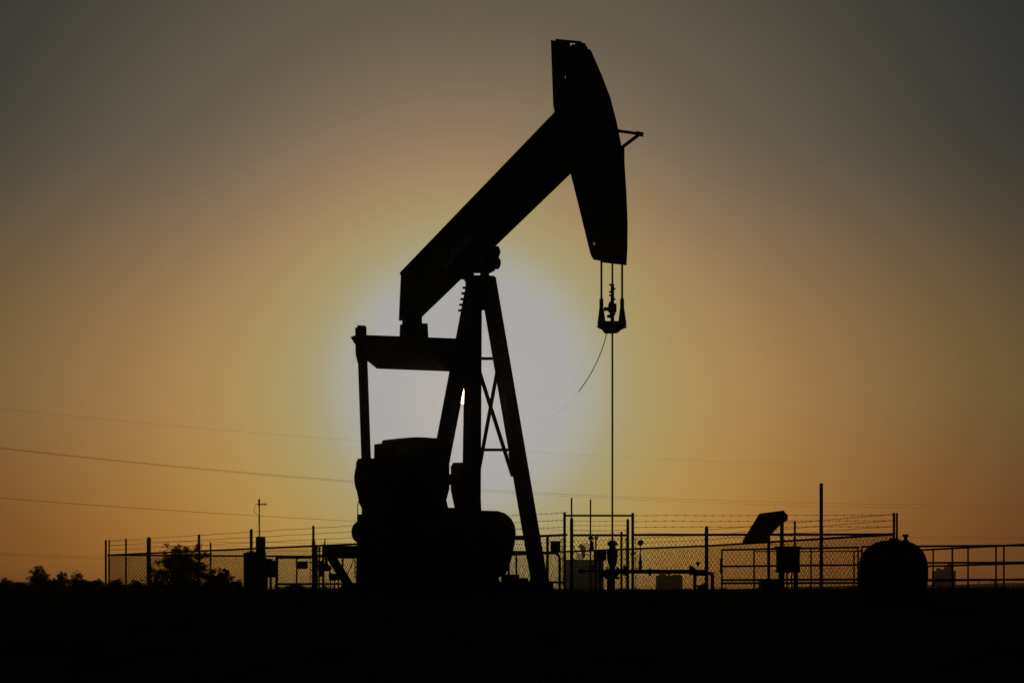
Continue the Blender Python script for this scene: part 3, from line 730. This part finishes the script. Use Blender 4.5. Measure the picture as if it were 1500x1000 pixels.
# ------------------------------------------------------------ right equipment
d = 50.0
t = thing('solar_panel', G(1126, d), 'tilted solar panel on a slim pole right of the flowline', 'solar panel')
hp = [W(1113, 754.5, d + 0.25), W(1148, 750, d + 0.4), W(1122.5, 791.5, d - 0.4), W(1089, 794, d - 0.55)]
nrm_ = (hp[1] - hp[0]).cross(hp[3] - hp[0]).normalized()
MB().plate(hp, nrm_ * 0.06).build('module', 'panel', t)
e1 = (hp[1] - hp[0]); e2 = (hp[3] - hp[0])
for a, c in ((0, 1), (1, 2), (2, 3), (3, 0)): MB().bar(hp[a], hp[c], 0.09, 0.05, nrm_).build('frame', 'galv', t)
MB().plate([W(1140, 754, d), W(1149, 750, d), W(1153.6, 754, d), W(1153.4, 762, d), W(1150, 764, d), W(1142, 769, d), W(1128, 783, d), W(1121, 792, d), W(1118, 791, d)], Y * 0.12).build('tilt_bracket', 'galv', t)
MB().box(W(1125, 752.3, d + 0.3), (0.06, 0.05, 0.05)).build('bolt', 'galv', t)
MB().tube([W(1126, 782, d), G(1126, d, -0.1)], 2.2 * d / F, 8).build('pole', 'galv', t)
MB().tube([W(1145.3, 764, d + 0.1), W(1145.3, 801, d + 0.1)], 3.0 * d / F, 10).build('mast', 'galv', t)
MB().tube(sag_px([(1133, 781), (1137, 776), (1142, 785)], d, d), 0.008, 5).build('cable', 'cable', t)
t = thing('control_box', G(1154, d), 'lidded square control box on stubby legs beneath the solar panel', 'electrical box')
box_px(MB(), 1138.5, 801.5, 1170, 837, d, 0.4).build('enclosure', 'box', t)
box_px(MB(), 1136, 799.8, 1171.3, 803, d, 0.48).build('lid', 'box', t)
box_px(MB(), 1137, 834, 1170.5, 838, d, 0.42).build('base_flange', 'box', t)
for px, w in ((1144.8, 8), (1153, 1.6), (1165.5, 6), (1159.5, 0.8)): box_px(MB(), px - w / 2, 838, px + w / 2, 868, d, 0.12).build('leg', 'galv', t)
tag(box_px(MB(), 1113.5, 847.5, 1143, 869, d - 1, 0.6).build('battery_box', 'box'), 'low battery box on the ground in front of the solar panel pole', 'box')
pole(1203, 707.5, 55.0, 5.2, 'tallest bare square topped post standing between the solar panel and the tank', 'tall_post', 'post', 'wood', cap=False)

# pipe rail panels
def pipe_rail(label, x0, y0, x1, y1, uprights, rails, zt=1.35, r=0.030, ru=0.026):
    A, B = rail_pt(x0, y0, zt), rail_pt(x1, y1, zt)
    t = thing('pipe_rail_fence', (A + B) / 2, label, 'fence')
    for z in rails: MB().tube([A + Z * z, B + Z * z], r, 8).build('rail', 'rust', t)
    for px in uprights:
        p, _ = plan_at(px, A, B)
        MB().tube([p - Z * 0.1, p + Z * zt], ru, 8).build('upright', 'rust', t)
    return t
pipe_rail('pipe rail panel between the flowline elbow and the tank with square ends', 1057, 805, 1258, 801.2, [1057.5, 1104.6, 1188, 1257], [1.35, 0.83, 0.40, 0.30], r=0.032)
t = pipe_rail('thin lower pipe rail panel just behind the square ended panel', 1104, 807.3, 1262, 807.0, [1251], [1.35], r=0.018)
b = MB()
for (y0, y1) in ((818, 840),): box_px(b, 1054.8, y0, 1057.5, y1, 60, 0.1)
tag(b.build('gate_latch_box', 'box'), 'small latch box fixed to the left upright of the square ended rail panel', 'latch')
pipe_rail('pipe rail fence running level out of the right edge of the photo', 1262, 800.3, 1560, 798.0, [1262.5, 1395, 1470.5, 1540], [1.35, 0.87, 0.38])
pipe_rail('slanting pipe rail fence that meets the level one at the right', 1300, 807.8, 1510, 796.6, [1367, 1418, 1459], [1.35, 0.83, 0.38])
b = MB(); 

HAZE = 0.00016
hm = bpy.data.materials.new('dusty_evening_air'); hm.use_nodes = True
ht = hm.node_tree; ht.nodes.clear()
hv = ht.nodes.new('ShaderNodeVolumePrincipled'); ho = ht.nodes.new('ShaderNodeOutputMaterial')
hv.inputs['Density'].default_value = HAZE; hv.inputs['Anisotropy'].default_value = 0.975
hv.inputs['Color'].default_value = (0.97, 0.93, 0.88, 1)
ht.links.new(hv.outputs[0], ho.inputs['Volume'])
tmpb = MB().box((0, 2960, 11.75), (10400, 6120, 27.5))
hz_o = tmpb.build('haze', hm, None, 'stuff')
# ------------------------------------------------------------ tank
d = 31.0; k_ = d / F
t = thing('horizontal_tank', G(1311, d + 1, -0.25), 'big round ended horizontal tank seen end on at the right', 'tank')
ax = Vector((0.16, 1.0, 0)).normalized()
c0 = W(1309.5, 840, d)
prof = [(-0.16, 0.02), (-0.155, 0.14), (-0.13, 0.27), (-0.08, 0.38), (0.0, 48.2 * k_), (0.06, 49.6 * k_), (1.9, 49.6 * k_), (1.98, 46 * k_), (2.08, 0.3), (2.12, 0.02)]
MB().lathe(c0, ax, prof, 56, True).build('shell', 'tank', t, smooth=True)
for q in (0.35, 1.55):
    c = c0 + ax * q
    MB().box((c.x, c.y, (c0.z - 0.35 - 0.45) / 2 - 0.1), (0.8, 0.14, 0.55), -0.16).build('saddle', 'steel', t)
    b = MB().lathe(c - ax * 0.03, ax, [(0, 50.2 * k_), (0.06, 50.2 * k_)], 56, True); b.build('band', 'steel', t, smooth=True)
c = c0 + ax * 0.5
MB().lathe(Vector((W(1309.5, 0, c.y).x, c.y, c0.z + 0.525)), Z, [(0, 7.5 * k_), (3.0 * k_, 7.2 * k_), (4.2 * k_, 5 * k_)], 18).build('manway', 'steel', t, smooth=True)
c = c0 + ax * 0.62
MB().lathe(Vector((W(1326.5, 0, c.y).x, c.y, c0.z + 0.515)), Z, [(0, 5 * k_), (2.5 * k_, 4.5 * k_), (3 * k_, 2.6 * k_), (6.5 * k_, 2.6 * k_), (8.2 * k_, 5 * k_), (9.8 * k_, 4.8 * k_), (11.2 * k_, 3 * k_)], 16).build('vent_cap', 'steel', t, smooth=True)
MB().tube([Vector((W(1317, 0, c.y).x, c.y, c0.z + 0.44)), Vector((W(1318.5, 0, c.y).x, c.y, c0.z + 0.56))], 0.008, 6).build('vent_tube', 'steel', t)
MB().lathe(c0 + Vector((-0.49, 0.2, -0.1)) , -X, [(0, 0.06), (0.03, 0.06)], 10).build('side_nozzle', 'steel', t)

# ------------------------------------------------------------ far buildings
d = 700.0
t = thing('pale_storage_shed', G(857, d), 'hazy pale block shaped shed seen through the gate left of the wellhead', 'shed')
box_px(MB(), 829, 820.5, 884, 872, d, 5).build('walls', 'wall', t)
b = MB()
for k in range(11): box_px(b, 830 + k * 5.2, 821, 830.8 + k * 5.2, 862, d - 2.55, 0.1)
b.build('corrugation', 'wall', t, kind='stuff')
box_px(MB(), 828.5, 819.3, 884.5, 820.5, d, 5.4).build('roof', 'wall', t)
t = thing('roof_machinery', W(854, 820, d), 'small spindly machinery with bracing standing on top of the pale shed', 'machinery')
b = MB()
for a, c in (((840, 798), (849, 819)), ((860, 796), (850, 819)), ((848, 797), (861, 795)), ((861, 795), (866, 818)), ((846, 812), (866, 812)), ((843, 819), (858, 805)), ((849, 802), (862, 802))):
    b.bar(W(*a, d - 0.5), W(*c, d - 0.5), 0.25, 0.25)
b.build('bracing', 'steel', t)
MB().plate([W(850, 797, d), W(856, 798, d), W(858, 803, d), W(857, 815, d), W(853, 820, d), W(852, 806, d), W(847, 800, d)], Y * 0.8).build('drum', 'steel', t)

t = thing('low_storage_building', G(980, d), 'low hazy square building beyond the fence under the flowline', 'building')
box_px(MB(), 961.5, 844, 999, 872, d, 5).build('walls', 'wall', t)
box_px(MB(), 961, 842.8, 999.5, 844, d, 5.4).build('roof', 'wall', t)
b = MB()
for q in ((965, 842, 975, 840), (978, 842, 981, 839.5), (984, 842, 997, 841)): box_px(b, q[0], q[3], q[2], q[1] + 1, d, 1.5)
b.build('roof_vent', 'wall', t)

d = 1000.0
t = thing('distant_silo_block', G(1383, d), 'far stepped silo block with a small tower beyond the pipe rails at right', 'building')
box_px(MB(), 1367.5, 835.5, 1397.5, 872, d, 8).build('walls', 'wall', t)
box_px(MB(), 1389, 824.5, 1396, 835.5, d, 3).build('tower', 'wall', t)
for q in ((1372, 831.5, 1377, 835.5), (1378, 833, 1383, 835.5), (1383, 829.8, 1388, 835.5)):
    box_px(MB(), *q, d, 2).build('hopper', 'wall', t)

def util_pole(px, top, d, arm, label):
    t = thing('utility_pole', G(px, d), label, 'utility pole', 'far utility poles on the right horizon')
    MB().tube([G(px, d, -1), W(px, top, d)], 0.62 * d / F, 6).build('pole', 'wood', t)
    MB().bar(W(px - arm, top + 1.2, d), W(px + arm, top + 1.2, d), 0.7 * d / F, 0.7 * d / F).build('crossarm', 'wood', t)
    b = MB()
    for k in (-1, -0.4, 0.4, 1): b.lathe(W(px + arm * k * 0.95, top + 1, d), Z, [(0, 0.3 * d / F), (1.2 * d / F, 0.35 * d / F)], 5)
    b.build('insulator', 'insulator', t)
util_pole(1433.5, 848.3, 620, 4.2, 'tiny distant utility pole left of its taller looking neighbour on the right horizon')
util_pole(1456.6, 850, 560, 6.0, 'tiny distant utility pole with the widest crossarm beside a rail upright')

# ------------------------------------------------------------ power lines
def power_line(f_, d0, d1, r, label, x0=-60, x1=1560):
    b = MB(); pts = []; n = 40
    for i in range(n + 1):
        x = x0 + (x1 - x0) * i / n; inv = 1 / d0 + (1 / d1 - 1 / d0) * i / n
        pts.append(W(x, f_(x), 1 / inv))
    b.tube(pts, r, 4)
    tag(b.build('power_line', 'cable'), label, 'power line', 'overhead power lines')
quad = lambda a, bb, c: (lambda x: a + bb * x + c * x * x)
power_line(quad(598, 0.1069, -3.17e-5), 190, 420, 0.008, 'highest and faintest overhead power line sloping across the sky')
power_line(quad(655.5, 0.1147, -3.93e-5), 160, 380, 0.016, 'overhead power line in the middle of the sky, the upper wire of a close pair')
power_line(quad(656.4, 0.1162, -3.82e-5), 160, 380, 0.012, 'overhead power line in the middle of the sky, the lower wire of a close pair')
power_line(quad(729, 0.0794, -2.7e-5), 150, 350, 0.018, 'lowest long overhead power line passing behind the antenna mast')
power_line(quad(809.8, 0.040, -1.2e-5), 260, 900, 0.020, 'upper of two low distant power lines left of the fence corner', x1=700)
power_line(quad(812.5, 0.043, -1.6e-5), 260, 900, 0.020, 'lower of two low distant power lines left of the fence corner', x1=700)

# ------------------------------------------------------------ shrubs and grass
def shrub(name, px, top, half, d, label, cat, group=None, n=900, leaf=0.06, seed=0, blobs=9, low=0.4):
    rnd = random.Random(seed); base = G(px, d, ground_z(G(px, d).x, d)); H = W(px, top, d).z - base.z; RX = half * d / F
    t = thing(name, base, label, cat, group)
    tr = MB(); lf = MB(); tips = []
    for i in range(blobs):
        a = rnd.uniform(0, 2 * math.pi); rr = RX * math.sqrt(rnd.random()) * 0.8
        hgt = H * (1 - 0.75 * (rr / RX) ** 1.6) * rnd.uniform(0.55, 0.93)
        tip = base + Vector((rr * math.cos(a), rr * math.sin(a) * 0.8, hgt))
        m1 = base.lerp(tip, 0.45) + Vector((rnd.uniform(-.1, .1) * H, rnd.uniform(-.1, .1) * H, 0.05 * H))
        tr.tube([base - Z * 0.05 + Vector((rnd.uniform(-.08, .08), 0, 0)), m1, tip], 0.022 * H + 0.01, 5, 0.008)
        tips.append((tip, rnd.uniform(0.09, 0.20) * max(H, RX)))
        for k in range(3):
            q = tip + Vector((rnd.uniform(-1, 1), rnd.uniform(-1, 1), rnd.uniform(-0.4, 1))) * 0.22 * H
            tr.tube([m1.lerp(tip, rnd.uniform(0.2, 0.9)), q], 0.012, 4, 0.004); tips.append((q, 0.08 * max(H, RX)))
    for i in range(int(n * low)):
        a = rnd.uniform(0, 2 * math.pi); rr = RX * math.sqrt(rnd.random()) * 1.05; u = rnd.random()
        p = base + Vector((rr * math.cos(a), rr * math.sin(a) * 0.8, H * u * (0.62 - 0.35 * (rr / RX) ** 2) * rnd.uniform(0.5, 1.1)))
        ax_ = Vector((rnd.gauss(0, 1), rnd.gauss(0, 1), rnd.gauss(0, 1))).normalized(); bx = ax_.orthogonal().normalized(); s_ = leaf * rnd.uniform(0.6, 1.4)
        lf.add([p - ax_ * s_, p + bx * s_ * 0.35, p + ax_ * s_, p - bx * s_ * 0.35], [(0, 1, 2, 3)])
    for i in range(n):
        c, r = tips[rnd.randrange(len(tips))]
        p = c + Vector((rnd.gauss(0, 1), rnd.gauss(0, 1), rnd.gauss(0, 0.75))) * r * 0.5
        if p.z > base.z + H * 1.02: p.z = base.z + H * rnd.uniform(0.8, 1.0)
        if p.z < base.z: p.z = base.z + rnd.uniform(0, 0.3) * H
        ax_ = Vector((rnd.gauss(0, 1), rnd.gauss(0, 1), rnd.gauss(0, 1))).normalized(); bx = ax_.orthogonal().normalized()
        s_ = leaf * rnd.uniform(0.6, 1.4)
        lf.add([p - ax_ * s_, p + bx * s_ * 0.35, p + ax_ * s_, p - bx * s_ * 0.35], [(0, 1, 2, 3)])
    tr.build('stems', 'bark', t); lf.build('foliage', 'leaf', t, kind='stuff')
    return t
shrub('mesquite_bush', 264, 797, 47, 96, 'largest mesquite bush with open twiggy crown inside the fence at left', 'bush', n=9500, leaf=0.055, seed=3, blobs=46, low=0.35)
shrub('scrub_bush', 322, 829, 22, 97, 'low rounded bush on the right side of the largest mesquite', 'bush', n=3000, leaf=0.055, seed=5, blobs=24, low=0.5)
shrub('scrub_bush', 58, 829.5, 17, 120, 'leafy rounded bush standing tallest outside the fence at far left', 'bush', n=4200, leaf=0.05, seed=8, blobs=34, low=0.45)
G_ = 'small scrub bushes along the left skyline'
for i, (px, top, hf, lb) in enumerate([(91, 836, 6, 'thin sparse bush just right of the tallest outside bush'),
        (112, 834, 9, 'forked sparse bush midway between the tallest outside bush and the fence corner'),
        (8, 845, 12, 'low dark bush cut by the left edge of the photo'),
        (28, 851, 10, 'lowest creeping bush near the left edge'), (78, 846, 14, 'low bush under the thin sparse one'),
        (124, 845, 14, 'low bush right under the forked one'), (143, 844.5, 12, 'low bush touching the fence corner from the left'),
        (171, 846, 10, 'low bush behind the first bay of the fence'), (200, 848, 14, 'low bush between the second and third fence posts'),
        (232, 847, 14, 'low bush under the left side of the largest mesquite'), (288, 846, 16, 'low bush under the right side of the largest mesquite'),
        (347, 848, 12, 'low bush at the foot of the dark cabinet'), (430, 854, 16, 'flat low bush under the notice plate'), (1028, 852.5, 7, 'tiny bush between the two flowline risers')]):
    shrub('scrub_bush', px, top, hf, 118 if px < 160 else (104 if px < 400 else 75), lb, 'bush', G_, n=1200, leaf=0.045, seed=20 + i, blobs=18)

b = MB(); rnd = random.Random(11)
def tuft(x, y, h, n):
    z0 = ground_z(x, y)
    for k in range(n):
        a = rnd.uniform(0, 6.28); l = h * rnd.uniform(0.5, 1.1); w = 0.006 + 0.00012 * y
        p = Vector((x + rnd.gauss(0, 0.06), y + rnd.gauss(0, 0.06), z0 - 0.02)); dn = Vector((math.cos(a), math.sin(a), 0))
        sd = Vector((-dn.y, dn.x, 0)) * w
        m = p + Z * l * 0.6 + dn * l * 0.15; tp = p + Z * l + dn * l * 0.5
        b.add([p - sd, p + sd, m + sd * 0.7, m - sd * 0.7, tp], [(0, 1, 2, 3), (3, 2, 4)])
for i in range(1500):
    y = 21 + 14 * rnd.random(); x = rnd.uniform(-0.3, 0.3) * y; tuft(x, y, rnd.uniform(0.06, 0.2) if y < 32 else rnd.uniform(0.04, 0.1), 5)
for i in range(2200):
    y = rnd.uniform(95, 150); x = rnd.uniform(-0.27, 0.27) * y
    tuft(x, y, rnd.uniform(0.12, 0.34), 5)
for i in range(700):
    y = rnd.uniform(70, 110); px = rnd.choice((rnd.uniform(1375, 1510), rnd.uniform(400, 520), rnd.uniform(0, 350))); x = (px - 750) / F * y
    tuft(x, y, rnd.uniform(0.15, 0.38), 6)
for i in range(1500):
    y = rnd.uniform(50, 78); px = rnd.choice((rnd.uniform(380, 545), rnd.uniform(890, 1060), rnd.uniform(1170, 1270), rnd.uniform(1360, 1520), rnd.uniform(100, 1520)))
    tuft((px - 750) / F * y, y, rnd.uniform(0.06, 0.2) + (0.12 * rnd.random() if px > 1360 or 380 < px < 545 or 1180 < px < 1262 else 0), 5)
for i in range(3400):
    y = rnd.uniform(96, 122); px = rnd.uniform(-60, 352); x = (px - 750) / F * y
    q = 0.5 + 0.5 * math.sin(px * 0.09) * math.sin(px * 0.031 + 1)
    tuft(x, y, rnd.uniform(0.2, 0.42 + 0.2 * q), 5)
o = b.build('grass', 'grass', None, 'stuff'); o['label'] = 'sparse dry grass tufts over the pad and the field'; o['category'] = 'grass'
